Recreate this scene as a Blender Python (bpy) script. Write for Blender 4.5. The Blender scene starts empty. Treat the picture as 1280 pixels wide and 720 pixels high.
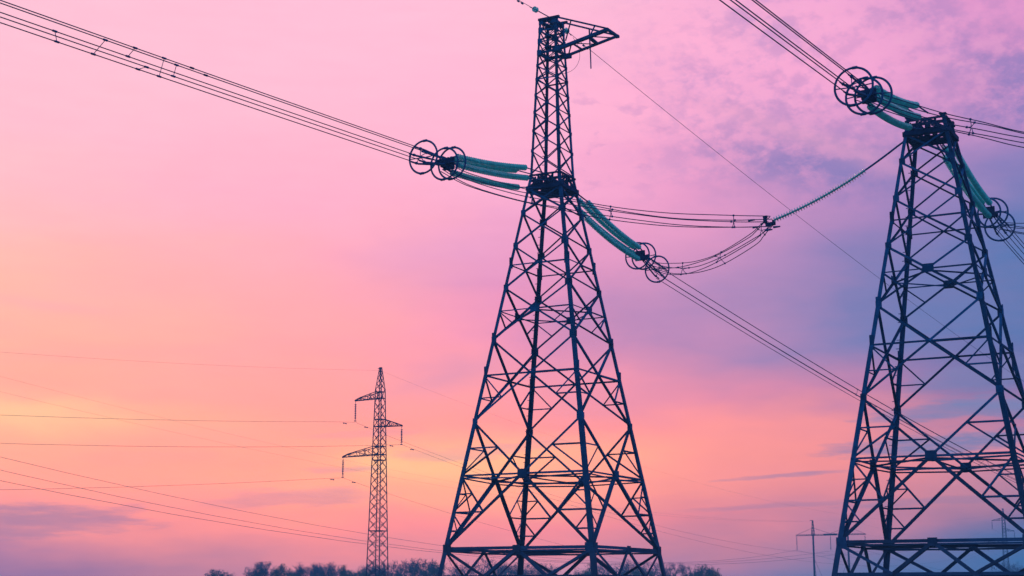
import bpy, math, random
from math import radians as R, sin, cos, pi
from mathutils import Vector as V, Matrix

scene = bpy.context.scene
col = scene.collection
rnd = random.Random(7)

# ------------------------------------------------------------------ camera
cam_data = bpy.data.cameras.new('camera')
cam = bpy.data.objects.new('camera', cam_data)
col.objects.link(cam)
cam.location = (0, 0, 1.7)
cam.rotation_euler = (R(90 + 11.387), 0, 0)
cam_data.sensor_width = 36
cam_data.lens = 53.52
cam_data.clip_end = 20000
scene.camera = cam
scene.view_settings.view_transform = 'Standard'
scene.view_settings.look = 'None'
scene.view_settings.exposure = 0
scene.view_settings.gamma = 1
scene.cycles.use_denoising = True
scene.cycles.max_bounces = 5
scene.cycles.transparent_max_bounces = 8

# ------------------------------------------------------------------ dusk sky
# colour of the evening sky by elevation, each row a run of (azimuth, r, g, b); azimuth 0 is +Y, east positive
SKY = [
 (-8, [(-180, 0.073, 0.101, 0.221), (-110, 0.136, 0.103, 0.199), (-60, 0.231, 0.106, 0.167), (-19, 0.198, 0.097, 0.184), (-16.5, 0.259, 0.109, 0.177), (-13, 0.400, 0.138, 0.163), (-9.7, 0.443, 0.148, 0.165), (-6.5, 0.479, 0.157, 0.171), (-3.2, 0.503, 0.177, 0.195), (0, 0.527, 0.198, 0.219), (3.2, 0.376, 0.159, 0.210), (6.5, 0.229, 0.121, 0.200), (9.7, 0.161, 0.116, 0.201), (13, 0.099, 0.111, 0.201), (16.5, 0.038, 0.090, 0.198), (19, 0.011, 0.081, 0.196), (60, 0.032, 0.084, 0.197), (120, 0.071, 0.098, 0.216), (180, 0.073, 0.101, 0.221)]),
 (0.7, [(-180, 0.209, 0.287, 0.631), (-110, 0.389, 0.293, 0.569), (-60, 0.659, 0.302, 0.477), (-19, 0.565, 0.276, 0.524), (-16.5, 0.739, 0.311, 0.506), (-13, 1.144, 0.394, 0.464), (-9.7, 1.265, 0.423, 0.473), (-6.5, 1.367, 0.449, 0.488), (-3.2, 1.437, 0.507, 0.556), (0, 1.506, 0.566, 0.625), (3.2, 1.075, 0.453, 0.599), (6.5, 0.655, 0.344, 0.573), (9.7, 0.459, 0.332, 0.575), (13, 0.282, 0.316, 0.575), (16.5, 0.108, 0.258, 0.565), (19, 0.032, 0.233, 0.561), (60, 0.092, 0.241, 0.563), (120, 0.203, 0.281, 0.618), (180, 0.209, 0.287, 0.631)]),
 (1.6, [(-180, 0.209, 0.287, 0.631), (-110, 0.481, 0.314, 0.572), (-60, 0.890, 0.354, 0.483), (-19, 1.027, 0.381, 0.538), (-16.5, 1.285, 0.424, 0.504), (-13, 1.904, 0.529, 0.425), (-9.7, 1.943, 0.526, 0.419), (-6.5, 1.928, 0.511, 0.421), (-3.2, 1.820, 0.504, 0.452), (0, 1.713, 0.499, 0.483), (3.2, 1.453, 0.448, 0.473), (6.5, 1.193, 0.399, 0.465), (9.7, 0.871, 0.371, 0.507), (13, 0.577, 0.341, 0.541), (16.5, 0.242, 0.275, 0.537), (19, 0.087, 0.245, 0.536), (60, 0.124, 0.248, 0.547), (120, 0.203, 0.281, 0.618), (180, 0.209, 0.287, 0.631)]),
 (2.5, [(-180, 0.209, 0.287, 0.631), (-110, 0.681, 0.355, 0.557), (-60, 1.390, 0.456, 0.447), (-19, 2.027, 0.584, 0.466), (-16.5, 2.202, 0.606, 0.438), (-13, 2.615, 0.660, 0.373), (-9.7, 2.610, 0.642, 0.370), (-6.5, 2.556, 0.612, 0.372), (-3.2, 2.383, 0.572, 0.404), (0, 2.206, 0.533, 0.436), (3.2, 2.020, 0.503, 0.415), (6.5, 1.827, 0.473, 0.396), (9.7, 1.502, 0.437, 0.439), (13, 1.177, 0.398, 0.476), (16.5, 0.553, 0.306, 0.496), (19, 0.273, 0.264, 0.505), (60, 0.237, 0.260, 0.529), (120, 0.203, 0.281, 0.618), (180, 0.209, 0.287, 0.631)]),
 (3.7, [(-180, 0.209, 0.287, 0.631), (-110, 0.734, 0.372, 0.538), (-60, 1.521, 0.500, 0.398), (-19, 2.290, 0.672, 0.368), (-16.5, 2.317, 0.670, 0.360), (-13, 2.366, 0.672, 0.341), (-9.7, 2.418, 0.713, 0.330), (-6.5, 2.468, 0.762, 0.319), (-3.2, 2.469, 0.766, 0.333), (0, 2.463, 0.766, 0.348), (3.2, 2.175, 0.646, 0.347), (6.5, 1.884, 0.525, 0.347), (9.7, 1.653, 0.470, 0.372), (13, 1.424, 0.419, 0.394), (16.5, 1.002, 0.371, 0.432), (19, 0.827, 0.353, 0.450), (60, 0.569, 0.313, 0.496), (120, 0.203, 0.281, 0.618), (180, 0.209, 0.287, 0.631)]),
 (4.9, [(-180, 0.209, 0.287, 0.631), (-110, 0.671, 0.376, 0.534), (-60, 1.365, 0.508, 0.389), (-19, 1.977, 0.689, 0.350), (-16.5, 1.967, 0.662, 0.349), (-13, 1.937, 0.612, 0.347), (-9.7, 1.975, 0.606, 0.337), (-6.5, 2.016, 0.610, 0.323), (-3.2, 2.042, 0.687, 0.319), (0, 2.064, 0.765, 0.315), (3.2, 1.878, 0.636, 0.327), (6.5, 1.691, 0.507, 0.340), (9.7, 1.573, 0.459, 0.340), (13, 1.462, 0.417, 0.344), (16.5, 1.278, 0.402, 0.401), (19, 1.147, 0.385, 0.430), (60, 0.761, 0.333, 0.484), (120, 0.203, 0.281, 0.618), (180, 0.209, 0.287, 0.631)]),
 (6.1, [(-180, 0.209, 0.287, 0.631), (-110, 0.621, 0.371, 0.533), (-60, 1.240, 0.496, 0.387), (-19, 1.727, 0.665, 0.346), (-16.5, 1.714, 0.662, 0.346), (-13, 1.674, 0.645, 0.346), (-9.7, 1.687, 0.600, 0.351), (-6.5, 1.703, 0.547, 0.359), (-3.2, 1.663, 0.503, 0.372), (0, 1.623, 0.460, 0.386), (3.2, 1.569, 0.452, 0.381), (6.5, 1.507, 0.442, 0.377), (9.7, 1.416, 0.423, 0.373), (13, 1.282, 0.395, 0.377), (16.5, 0.788, 0.295, 0.420), (19, 0.509, 0.238, 0.437), (60, 0.378, 0.245, 0.488), (120, 0.203, 0.281, 0.618), (180, 0.209, 0.287, 0.631)]),
 (7.3, [(-180, 0.209, 0.287, 0.631), (-110, 0.591, 0.354, 0.540), (-60, 1.164, 0.454, 0.403), (-19, 1.575, 0.579, 0.377), (-16.5, 1.578, 0.570, 0.385), (-13, 1.579, 0.558, 0.398), (-9.7, 1.592, 0.535, 0.398), (-6.5, 1.605, 0.514, 0.398), (-3.2, 1.519, 0.484, 0.443), (0, 1.432, 0.454, 0.489), (3.2, 1.315, 0.414, 0.481), (6.5, 1.183, 0.371, 0.474), (9.7, 0.956, 0.329, 0.485), (13, 0.715, 0.286, 0.495), (16.5, 0.353, 0.220, 0.472), (19, 0.167, 0.186, 0.460), (60, 0.172, 0.213, 0.502), (120, 0.203, 0.281, 0.618), (180, 0.209, 0.287, 0.631)]),
 (9.1, [(-180, 0.209, 0.287, 0.631), (-110, 0.564, 0.362, 0.546), (-60, 1.097, 0.473, 0.418), (-19, 1.442, 0.619, 0.408), (-16.5, 1.438, 0.601, 0.421), (-13, 1.429, 0.573, 0.442), (-9.7, 1.412, 0.534, 0.454), (-6.5, 1.394, 0.495, 0.465), (-3.2, 1.364, 0.452, 0.520), (0, 1.335, 0.411, 0.574), (3.2, 1.012, 0.364, 0.566), (6.5, 0.684, 0.317, 0.558), (9.7, 0.455, 0.284, 0.551), (13, 0.223, 0.249, 0.541), (16.5, 0.164, 0.227, 0.510), (19, 0.129, 0.214, 0.492), (60, 0.150, 0.230, 0.521), (120, 0.203, 0.281, 0.618), (180, 0.209, 0.287, 0.631)]),
 (11.4, [(-180, 0.209, 0.287, 0.631), (-110, 0.545, 0.364, 0.559), (-60, 1.051, 0.478, 0.451), (-19, 1.348, 0.628, 0.474), (-16.5, 1.346, 0.599, 0.481), (-13, 1.339, 0.557, 0.495), (-9.7, 1.326, 0.526, 0.523), (-6.5, 1.310, 0.496, 0.553), (-3.2, 1.163, 0.437, 0.593), (0, 1.020, 0.381, 0.633), (3.2, 0.949, 0.373, 0.621), (6.5, 0.876, 0.364, 0.608), (9.7, 0.556, 0.302, 0.565), (13, 0.233, 0.239, 0.521), (16.5, 0.177, 0.226, 0.503), (19, 0.127, 0.215, 0.490), (60, 0.149, 0.231, 0.520), (120, 0.203, 0.281, 0.618), (180, 0.209, 0.287, 0.631)]),
 (13.2, [(-180, 0.209, 0.287, 0.631), (-110, 0.535, 0.364, 0.581), (-60, 1.025, 0.478, 0.507), (-19, 1.298, 0.629, 0.586), (-16.5, 1.297, 0.599, 0.588), (-13, 1.295, 0.556, 0.595), (-9.7, 1.286, 0.534, 0.607), (-6.5, 1.276, 0.513, 0.622), (-3.2, 1.185, 0.479, 0.654), (0, 1.096, 0.446, 0.687), (3.2, 1.022, 0.415, 0.664), (6.5, 0.946, 0.382, 0.639), (9.7, 0.677, 0.324, 0.599), (13, 0.396, 0.264, 0.556), (16.5, 0.242, 0.233, 0.526), (19, 0.121, 0.209, 0.503), (60, 0.145, 0.227, 0.528), (120, 0.203, 0.281, 0.618), (180, 0.209, 0.287, 0.631)]),
 (15, [(-180, 0.209, 0.287, 0.631), (-110, 0.527, 0.363, 0.597), (-60, 1.005, 0.477, 0.547), (-19, 1.257, 0.626, 0.665), (-16.5, 1.256, 0.601, 0.672), (-13, 1.254, 0.562, 0.682), (-9.7, 1.249, 0.545, 0.685), (-6.5, 1.244, 0.531, 0.688), (-3.2, 1.207, 0.520, 0.715), (0, 1.171, 0.510, 0.741), (3.2, 1.095, 0.457, 0.706), (6.5, 1.019, 0.402, 0.671), (9.7, 0.805, 0.352, 0.635), (13, 0.584, 0.300, 0.599), (16.5, 0.391, 0.261, 0.564), (19, 0.258, 0.232, 0.538), (60, 0.227, 0.241, 0.549), (120, 0.203, 0.281, 0.618), (180, 0.209, 0.287, 0.631)]),
 (17, [(-180, 0.209, 0.287, 0.631), (-110, 0.521, 0.362, 0.605), (-60, 0.989, 0.473, 0.567), (-19, 1.226, 0.619, 0.706), (-16.5, 1.226, 0.612, 0.713), (-13, 1.225, 0.598, 0.723), (-9.7, 1.226, 0.581, 0.722), (-6.5, 1.224, 0.567, 0.722), (-3.2, 1.199, 0.551, 0.733), (0, 1.175, 0.538, 0.745), (3.2, 1.158, 0.503, 0.729), (6.5, 1.145, 0.467, 0.714), (9.7, 1.019, 0.428, 0.698), (13, 0.893, 0.387, 0.683), (16.5, 0.728, 0.338, 0.640), (19, 0.609, 0.298, 0.606), (60, 0.438, 0.280, 0.590), (120, 0.203, 0.281, 0.618), (180, 0.209, 0.287, 0.631)]),
 (18.6, [(-180, 0.209, 0.287, 0.631), (-110, 0.516, 0.362, 0.610), (-60, 0.978, 0.474, 0.580), (-19, 1.203, 0.620, 0.731), (-16.5, 1.205, 0.617, 0.736), (-13, 1.205, 0.616, 0.746), (-9.7, 1.207, 0.605, 0.747), (-6.5, 1.208, 0.593, 0.747), (-3.2, 1.193, 0.576, 0.747), (0, 1.178, 0.559, 0.748), (3.2, 1.205, 0.538, 0.747), (6.5, 1.231, 0.514, 0.746), (9.7, 1.153, 0.479, 0.738), (13, 1.067, 0.440, 0.730), (16.5, 0.893, 0.376, 0.677), (19, 0.762, 0.325, 0.636), (60, 0.530, 0.297, 0.607), (120, 0.203, 0.281, 0.618), (180, 0.209, 0.287, 0.631)]),
 (20.4, [(-180, 0.209, 0.287, 0.631), (-110, 0.511, 0.363, 0.615), (-60, 0.966, 0.476, 0.591), (-19, 1.178, 0.625, 0.753), (-16.5, 1.185, 0.614, 0.747), (-13, 1.190, 0.605, 0.745), (-9.7, 1.191, 0.602, 0.751), (-6.5, 1.191, 0.598, 0.755), (-3.2, 1.179, 0.584, 0.752), (0, 1.166, 0.571, 0.749), (3.2, 1.163, 0.540, 0.745), (6.5, 1.155, 0.506, 0.740), (9.7, 1.112, 0.480, 0.735), (13, 1.066, 0.452, 0.730), (16.5, 0.938, 0.390, 0.686), (19, 0.840, 0.337, 0.651), (60, 0.576, 0.304, 0.616), (120, 0.203, 0.281, 0.618), (180, 0.209, 0.287, 0.631)]),
 (22.2, [(-180, 0.209, 0.287, 0.631), (-110, 0.510, 0.363, 0.616), (-60, 0.962, 0.477, 0.594), (-19, 1.170, 0.627, 0.760), (-16.5, 1.175, 0.612, 0.752), (-13, 1.180, 0.597, 0.744), (-9.7, 1.178, 0.600, 0.755), (-6.5, 1.176, 0.602, 0.763), (-3.2, 1.165, 0.592, 0.756), (0, 1.155, 0.582, 0.750), (3.2, 1.124, 0.543, 0.743), (6.5, 1.089, 0.500, 0.735), (9.7, 1.077, 0.481, 0.733), (13, 1.064, 0.460, 0.730), (16.5, 0.961, 0.398, 0.691), (19, 0.868, 0.342, 0.656), (60, 0.593, 0.307, 0.620), (120, 0.203, 0.281, 0.618), (180, 0.209, 0.287, 0.631)]),
 (40, [(-180, 0.350, 0.324, 0.652), (-110, 0.500, 0.362, 0.644), (-60, 0.726, 0.419, 0.633), (-19, 0.831, 0.494, 0.716), (-16.5, 0.833, 0.487, 0.712), (-13, 0.835, 0.479, 0.708), (-9.7, 0.835, 0.481, 0.714), (-6.5, 0.834, 0.482, 0.718), (-3.2, 0.828, 0.477, 0.714), (0, 0.823, 0.472, 0.711), (3.2, 0.807, 0.452, 0.708), (6.5, 0.790, 0.431, 0.704), (9.7, 0.784, 0.421, 0.702), (13, 0.778, 0.411, 0.701), (16.5, 0.726, 0.380, 0.682), (19, 0.679, 0.352, 0.664), (60, 0.542, 0.334, 0.646), (120, 0.347, 0.321, 0.645), (180, 0.350, 0.324, 0.652)]),
 (88, [(-180, 0.491, 0.361, 0.672), (-110, 0.491, 0.361, 0.672), (-60, 0.491, 0.361, 0.672), (-19, 0.491, 0.361, 0.672), (-16.5, 0.491, 0.361, 0.672), (-13, 0.491, 0.361, 0.672), (-9.7, 0.491, 0.361, 0.672), (-6.5, 0.491, 0.361, 0.672), (-3.2, 0.491, 0.361, 0.672), (0, 0.491, 0.361, 0.672), (3.2, 0.491, 0.361, 0.672), (6.5, 0.491, 0.361, 0.672), (9.7, 0.491, 0.361, 0.672), (13, 0.491, 0.361, 0.672), (16.5, 0.491, 0.361, 0.672), (19, 0.491, 0.361, 0.672), (60, 0.491, 0.361, 0.672), (120, 0.491, 0.361, 0.672), (180, 0.491, 0.361, 0.672)]),
]

# separate dusky cloud streaks: azimuth, elevation, half length, half height, tilt (deg), strength
STREAKS = [
    (-17.6, 2.6, 3.4, 0.42, 1, 0.70), (-8.0, 3.5, 2.6, 0.26, 4, 0.42), (-13.5, 4.9, 2.2, .2, 2, .07),
    (-1.0, 5.3, 2.6, 0.22, 5, 0.35), (-6.6, 4.55, 1.1, .08, 3, .4),
    (16.9, 6.6, 2.6, 0.36, 4, 1.0), (15.8, 5.3, 3.0, 0.30, 3, 0.95), (13.3, 5.3, 1.3, .22, 2, .6),
    (10.2, 4.3, 1.7, 0.07, 4, 0.55), (10.0, 3.2, 3.0, 0.09, 3, 0.35), (15.5, 3.3, 2.6, .12, 2, .4),
    (-19.5, 9.3, 1.6, .3, -4, .08), (-5.5, 5.9, 1.6, .12, 4, .25), (17.5, 7.7, 2.2, .45, 6, .6),
]
# broad soft cloud masses: azimuth, elevation, half length, half height, tilt (deg), strength, colour
MASSES = [
    (4.6, 10.1, 5.2, 1.5, 13, .55, (150, 126, 184)), (-2.6, 8.2, 2.4, .55, 16, .40, (196, 142, 190)),
    (9.8, 12.3, 4.0, 1.6, -6, .22, (150, 128, 186)), (7.9, 18.4, 4.2, 1.8, -20, .42, (172, 138, 198)),
    (11.5, 15.7, 4.6, 1.35, -10, .80, (128, 122, 184)), (14.0, 17.2, 2.4, .9, 0, .35, (150, 130, 190)),
    (18.8, 18.0, 2.4, 1.7, -8, .75, (124, 120, 184)), (16.0, 20.4, 2.6, 1.0, -25, .45, (160, 130, 192)),
    (10.0, 21.2, 2.0, 1.0, -30, .40, (178, 140, 200)), (6.2, 16.0, 2.2, .7, -10, .25, (196, 146, 202)),
    (-3.0, 12.5, 3.4, 1.6, 25, .22, (208, 150, 198)),
    (-18.6, 6.3, 4.6, .55, 0, .60, (255, 212, 150)), (-3.6, 4.75, 2.8, .62, 2, .60, (255, 206, 138)),
    (-17.5, 10.3, 2.6, .25, -3, .35, (255, 166, 184)), (-14.5, 8.6, 4.2, .35, 2, .30, (255, 160, 168)), (-11.5, 5.7, 3.2, .45, 2, .25, (255, 158, 158)),
    (-10.0, 3.6, 4.0, .5, 1, .25, (248, 146, 152)),
]


def srgb(r, g, b):
    return tuple(((v / 255) / 12.92 if v <= 10 else ((v / 255 + .055) / 1.055) ** 2.4) for v in (r, g, b)) + (1,)


def beyond_haze(c, el):
    """brightness a far cloud needs so that it keeps colour c when seen through the evening haze"""
    f = 2.718 ** (-el / 4.2)
    return tuple(v * (1.1 + k * f) for v, k in zip(c, (2.3, 2.0, .75))) + (1,)


def build_sky():
    w = bpy.data.worlds.new('World')
    scene.world = w
    w.use_nodes = True
    nt = w.node_tree
    N, Lk = nt.nodes, nt.links
    N.clear()

    def m(op, a, b=None, c=None, clamp=False):
        n = N.new('ShaderNodeMath')
        n.operation = op
        n.use_clamp = clamp
        for i, v in enumerate((a, b, c)):
            if v is None:
                continue
            if isinstance(v, (int, float)):
                n.inputs[i].default_value = v
            else:
                Lk.new(v, n.inputs[i])
        return n.outputs[0]

    def mixc(fac, a, b):
        n = N.new('ShaderNodeMix')
        n.data_type = 'RGBA'
        for s, v in ((n.inputs[0], fac), (n.inputs[6], a), (n.inputs[7], b)):
            if isinstance(v, (int, float)) or isinstance(v, tuple):
                s.default_value = v
            else:
                Lk.new(v, s)
        return n.outputs[2]

    def mrange(v, a, b, c=0.0, d=1.0, smooth=False):
        n = N.new('ShaderNodeMapRange')
        n.clamp = True
        if smooth:
            n.interpolation_type = 'SMOOTHSTEP'
        Lk.new(v, n.inputs[0])
        for i, q in enumerate((a, b, c, d)):
            n.inputs[i + 1].default_value = q
        return n.outputs[0]

    tc = N.new('ShaderNodeTexCoord')
    sep = N.new('ShaderNodeSeparateXYZ')
    Lk.new(tc.outputs['Generated'], sep.inputs[0])
    az0 = m('MULTIPLY', m('ARCTAN2', sep.outputs[0], sep.outputs[1]), 180 / pi)
    el0 = m('MULTIPLY', m('ARCSINE', sep.outputs[2]), 180 / pi)

    def noise(scale, zs, detail, rough=.5, off=0.0, rot=0.0):
        mp = N.new('ShaderNodeMapping')
        Lk.new(tc.outputs['Generated'], mp.inputs[0])
        mp.inputs['Scale'].default_value = (1, 1, zs)
        mp.inputs['Location'].default_value = (off, off * .7, off * 1.3)
        mp.inputs['Rotation'].default_value = (0, rot, 0)
        n = N.new('ShaderNodeTexNoise')
        n.inputs['Scale'].default_value = scale
        n.inputs['Detail'].default_value = detail
        n.inputs['Roughness'].default_value = rough
        Lk.new(mp.outputs[0], n.inputs['Vector'])
        return n

    wn = noise(9, 3.5, 4, .5, 3.1)
    ws = N.new('ShaderNodeSeparateColor')
    Lk.new(wn.outputs['Color'], ws.inputs[0])
    az = m('ADD', az0, m('MULTIPLY', m('SUBTRACT', ws.outputs[0], .5), 7.0))
    el = m('ADD', el0, m('MULTIPLY', m('SUBTRACT', ws.outputs[1], .5), 2.6))
    fac = m('DIVIDE', m('ADD', az, 180), 360)
    cur = None
    for k, (e, row) in enumerate(SKY):
        rp = N.new('ShaderNodeValToRGB')
        Lk.new(fac, rp.inputs[0])
        els = rp.color_ramp.elements
        while len(els) < len(row):
            els.new(1)
        for i, (a, r, g, b) in enumerate(row):
            els[i].position = i / 64
        for i in reversed(range(len(row))):
            a, r, g, b = row[i]
            els[i].position = (a + 180) / 360
            els[i].color = (r, g, b, 1)
        cur = rp.outputs[0] if cur is None else mixc(mrange(el, SKY[k - 1][0], e), cur, rp.outputs[0])
    # thin veil of fine structure over everything
    vn = noise(26, 5, 6, .6, 9.4)
    cur = mixc(m('MULTIPLY', mrange(vn.outputs[0], .35, .75), .07), cur, srgb(214, 132, 170))
    # broad masses, torn by noise at three scales
    n1 = noise(13, 2.4, 4, .55, 1.7)
    n2 = noise(42, 1.7, 6, .62, 5.2, .4)
    n3 = noise(95, 1.5, 4, .6, 8.8, .4)
    high = mrange(el0, 11.5, 15.5, smooth=True)
    c1 = N.new('ShaderNodeSeparateColor')
    Lk.new(n1.outputs['Color'], c1.inputs[0])
    torn = m('ADD', m('MULTIPLY', n2.outputs[0], .62), m('MULTIPLY', n3.outputs[0], .38))
    holes = mrange(torn, .40, .60, 0.0, 1.0, smooth=True)
    holes = m('ADD', m('MULTIPLY', holes, high), m('MULTIPLY', m('SUBTRACT', 1.0, high), .8))
    for a, e, hl, hh, tilt, st, cl in MASSES:
        da = m('ADD', m('SUBTRACT', az0, a), m('MULTIPLY', m('SUBTRACT', c1.outputs[0], .5), hl * 1.6))
        de = m('ADD', m('SUBTRACT', el0, e), m('MULTIPLY', m('SUBTRACT', c1.outputs[1], .5), hh * 2.6))
        ca, sa = cos(R(tilt)), sin(R(tilt))
        u = m('DIVIDE', m('ADD', m('MULTIPLY', da, ca), m('MULTIPLY', de, sa)), hl)
        v = m('DIVIDE', m('SUBTRACT', m('MULTIPLY', de, ca), m('MULTIPLY', da, sa)), hh)
        q = m('ADD', m('MULTIPLY', u, u), m('MULTIPLY', v, v))
        g = m('MULTIPLY', m('POWER', 2.718, m('MULTIPLY', q, -1.1)), st)
        g = m('MULTIPLY', g, m('ADD', m('MULTIPLY', holes, .75), .25))
        cur = mixc(g, cur, beyond_haze(srgb(*cl), e))
    # light mottling over the whole upper right
    reg = m('MULTIPLY', mrange(az0, 2.5, 9.5, smooth=True), mrange(el0, 15, 18.5, smooth=True))
    reg = m('MULTIPLY', reg, mrange(az0, 70, 30, smooth=True))
    cur = mixc(m('MULTIPLY', m('MULTIPLY', mrange(torn, .47, .62, smooth=True), reg), .26), cur, srgb(168, 134, 196))
    cur = mixc(m('MULTIPLY', m('MULTIPLY', mrange(torn, .48, .36, smooth=True), reg), .26), cur, srgb(252, 180, 216))
    # a lit tongue of cloud between the two towers
    da, de = m('SUBTRACT', az0, 11.2), m('SUBTRACT', m('ADD', el0, m('MULTIPLY', wn.outputs[0], .8)), 17.2)
    q = m('ADD', m('POWER', m('DIVIDE', m('SUBTRACT', da, m('MULTIPLY', de, -1.6)), 2.2), 2), m('POWER', m('DIVIDE', m('ADD', de, m('MULTIPLY', da, .35)), .42), 2))
    cur = mixc(m('MULTIPLY', m('POWER', 2.718, m('MULTIPLY', q, -1)), .5), cur, srgb(240, 170, 208))
    # small isolated tufts left of the dappled field
    reg2 = m('MULTIPLY', mrange(az0, 1.2, 3.0, smooth=True), mrange(az0, 9, 6, smooth=True))
    reg2 = m('MULTIPLY', reg2, m('MULTIPLY', mrange(el0, 14, 16, smooth=True), mrange(el0, 19.5, 18, smooth=True)))
    tn = noise(48, 2.0, 5, .55, 12.5, -.4)
    cur = mixc(m('MULTIPLY', m('MULTIPLY', mrange(tn.outputs[0], .54, .70, smooth=True), reg2), .35), cur, srgb(196, 146, 202))
    # streaks low over the horizon
    sn = noise(22, 7, 6, .6, 20.3)
    ss = N.new('ShaderNodeSeparateColor')
    Lk.new(sn.outputs['Color'], ss.inputs[0])
    wob = m('MULTIPLY', m('SUBTRACT', ss.outputs[0], .5), 1.0)
    wob2 = m('SUBTRACT', ss.outputs[2], .5)
    acc = None
    for a, e, hl, hh, tilt, st in STREAKS:
        da = m('SUBTRACT', az0, a)
        de = m('SUBTRACT', el0, e)
        ca, sa = cos(R(tilt)), sin(R(tilt))
        u = m('DIVIDE', m('ADD', m('MULTIPLY', da, ca), m('MULTIPLY', de, sa)), hl)
        v = m('DIVIDE', m('SUBTRACT', m('MULTIPLY', de, ca), m('MULTIPLY', da, sa)), hh)
        v = m('ADD', v, m('MULTIPLY', wob, 4.0))
        u = m('ADD', u, m('MULTIPLY', wob2, 2.5))
        q = m('ADD', m('MULTIPLY', u, u), m('MULTIPLY', v, v))
        g = m('MULTIPLY', mrange(q, 2.6, .0, smooth=True), st)
        acc = g if acc is None else m('MAXIMUM', acc, g)
    acc = m('MULTIPLY', acc, mrange(ss.outputs[1], .25, .6, .55, 1.0))
    cur = mixc(acc, cur, mixc(mrange(az0, -6, 14, smooth=True), beyond_haze(srgb(168, 122, 166), 4), beyond_haze(srgb(112, 116, 172), 5.5)))
    bg = N.new('ShaderNodeBackground')
    Lk.new(cur, bg.inputs[0])
    bg.inputs[1].default_value = 1.0
    out = N.new('ShaderNodeOutputWorld')
    Lk.new(bg.outputs[0], out.inputs[0])
    w.cycles.sampling_method = 'MANUAL'
    w.cycles.sample_map_resolution = 512


build_sky()

# the sun is down behind the cloud bank: a weak, soft, warm remnant low behind the towers
sun_data = bpy.data.lights.new('sun', 'SUN')
sun_data.energy = 0.25
sun_data.angle = R(10)
sun_data.color = (1.0, 0.62, 0.42)
sun = bpy.data.objects.new('sun', sun_data)
col.objects.link(sun)
sun_dir = V((sin(R(-9)) * cos(R(3)), cos(R(-9)) * cos(R(3)), sin(R(3))))
sun.rotation_euler = sun_dir.to_track_quat('Z', 'Y').to_euler()


# ------------------------------------------------------------------ materials
def material(name, base, rough=.5, metal=0.0, vary=.3, scale=2.0, second=None, spec=.4, trans=0.0, low_tint=None, member=.0, leaf=0.0):
    mt = bpy.data.materials.new(name)
    mt.use_nodes = True
    nt = mt.node_tree
    b = nt.nodes['Principled BSDF']
    b.inputs['Roughness'].default_value = rough
    b.inputs['Metallic'].default_value = metal
    b.inputs['Specular IOR Level'].default_value = spec
    b.inputs['Transmission Weight'].default_value = trans
    g = nt.nodes.new('ShaderNodeNewGeometry')
    n = nt.nodes.new('ShaderNodeTexNoise')
    n.inputs['Scale'].default_value = scale
    n.inputs['Detail'].default_value = 5
    nt.links.new(g.outputs['Position'], n.inputs['Vector'])
    rp = nt.nodes.new('ShaderNodeValToRGB')
    second = second or tuple(c * (1 - vary) for c in base)
    rp.color_ramp.elements[0].position = .35
    rp.color_ramp.elements[1].position = .65
    rp.color_ramp.elements[0].color = tuple(second) + (1,)
    rp.color_ramp.elements[1].color = tuple(base) + (1,)
    nt.links.new(n.outputs[0], rp.inputs[0])
    oi = nt.nodes.new('ShaderNodeObjectInfo')
    mv = nt.nodes.new('ShaderNodeMapRange')
    nt.links.new(oi.outputs['Random'], mv.inputs[0])
    mv.inputs[3].default_value, mv.inputs[4].default_value = 1 - member, 1 + member
    mm = nt.nodes.new('ShaderNodeVectorMath')
    mm.operation = 'SCALE'
    nt.links.new(rp.outputs[0], mm.inputs[0])
    nt.links.new(mv.outputs[0], mm.inputs['Scale'])
    c = mm.outputs[0]
    if low_tint:       # greyer, blotchy tint that grows stronger down the lowest metres of the steel
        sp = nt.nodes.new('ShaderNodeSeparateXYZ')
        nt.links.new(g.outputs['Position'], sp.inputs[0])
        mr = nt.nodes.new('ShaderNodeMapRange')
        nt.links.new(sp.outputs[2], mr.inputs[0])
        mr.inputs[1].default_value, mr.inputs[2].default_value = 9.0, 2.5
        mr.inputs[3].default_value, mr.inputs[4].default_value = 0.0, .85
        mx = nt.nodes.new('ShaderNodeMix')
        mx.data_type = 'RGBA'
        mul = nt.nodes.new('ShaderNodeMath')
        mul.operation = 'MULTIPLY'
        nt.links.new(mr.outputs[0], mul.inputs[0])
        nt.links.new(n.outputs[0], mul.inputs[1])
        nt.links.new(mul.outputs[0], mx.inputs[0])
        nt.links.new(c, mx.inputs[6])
        mx.inputs[7].default_value = tuple(low_tint) + (1,)
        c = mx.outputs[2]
    nt.links.new(c, b.inputs['Base Color'])
    if leaf:       # thin leaves: part of the light passes through
        tl = nt.nodes.new('ShaderNodeBsdfTranslucent')
        nt.links.new(c, tl.inputs[0])
        ms = nt.nodes.new('ShaderNodeMixShader')
        ms.inputs[0].default_value = leaf
        nt.links.new(b.outputs[0], ms.inputs[1])
        nt.links.new(tl.outputs[0], ms.inputs[2])
        nt.links.new(ms.outputs[0], nt.nodes['Material Output'].inputs[0])
    return mt


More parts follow.
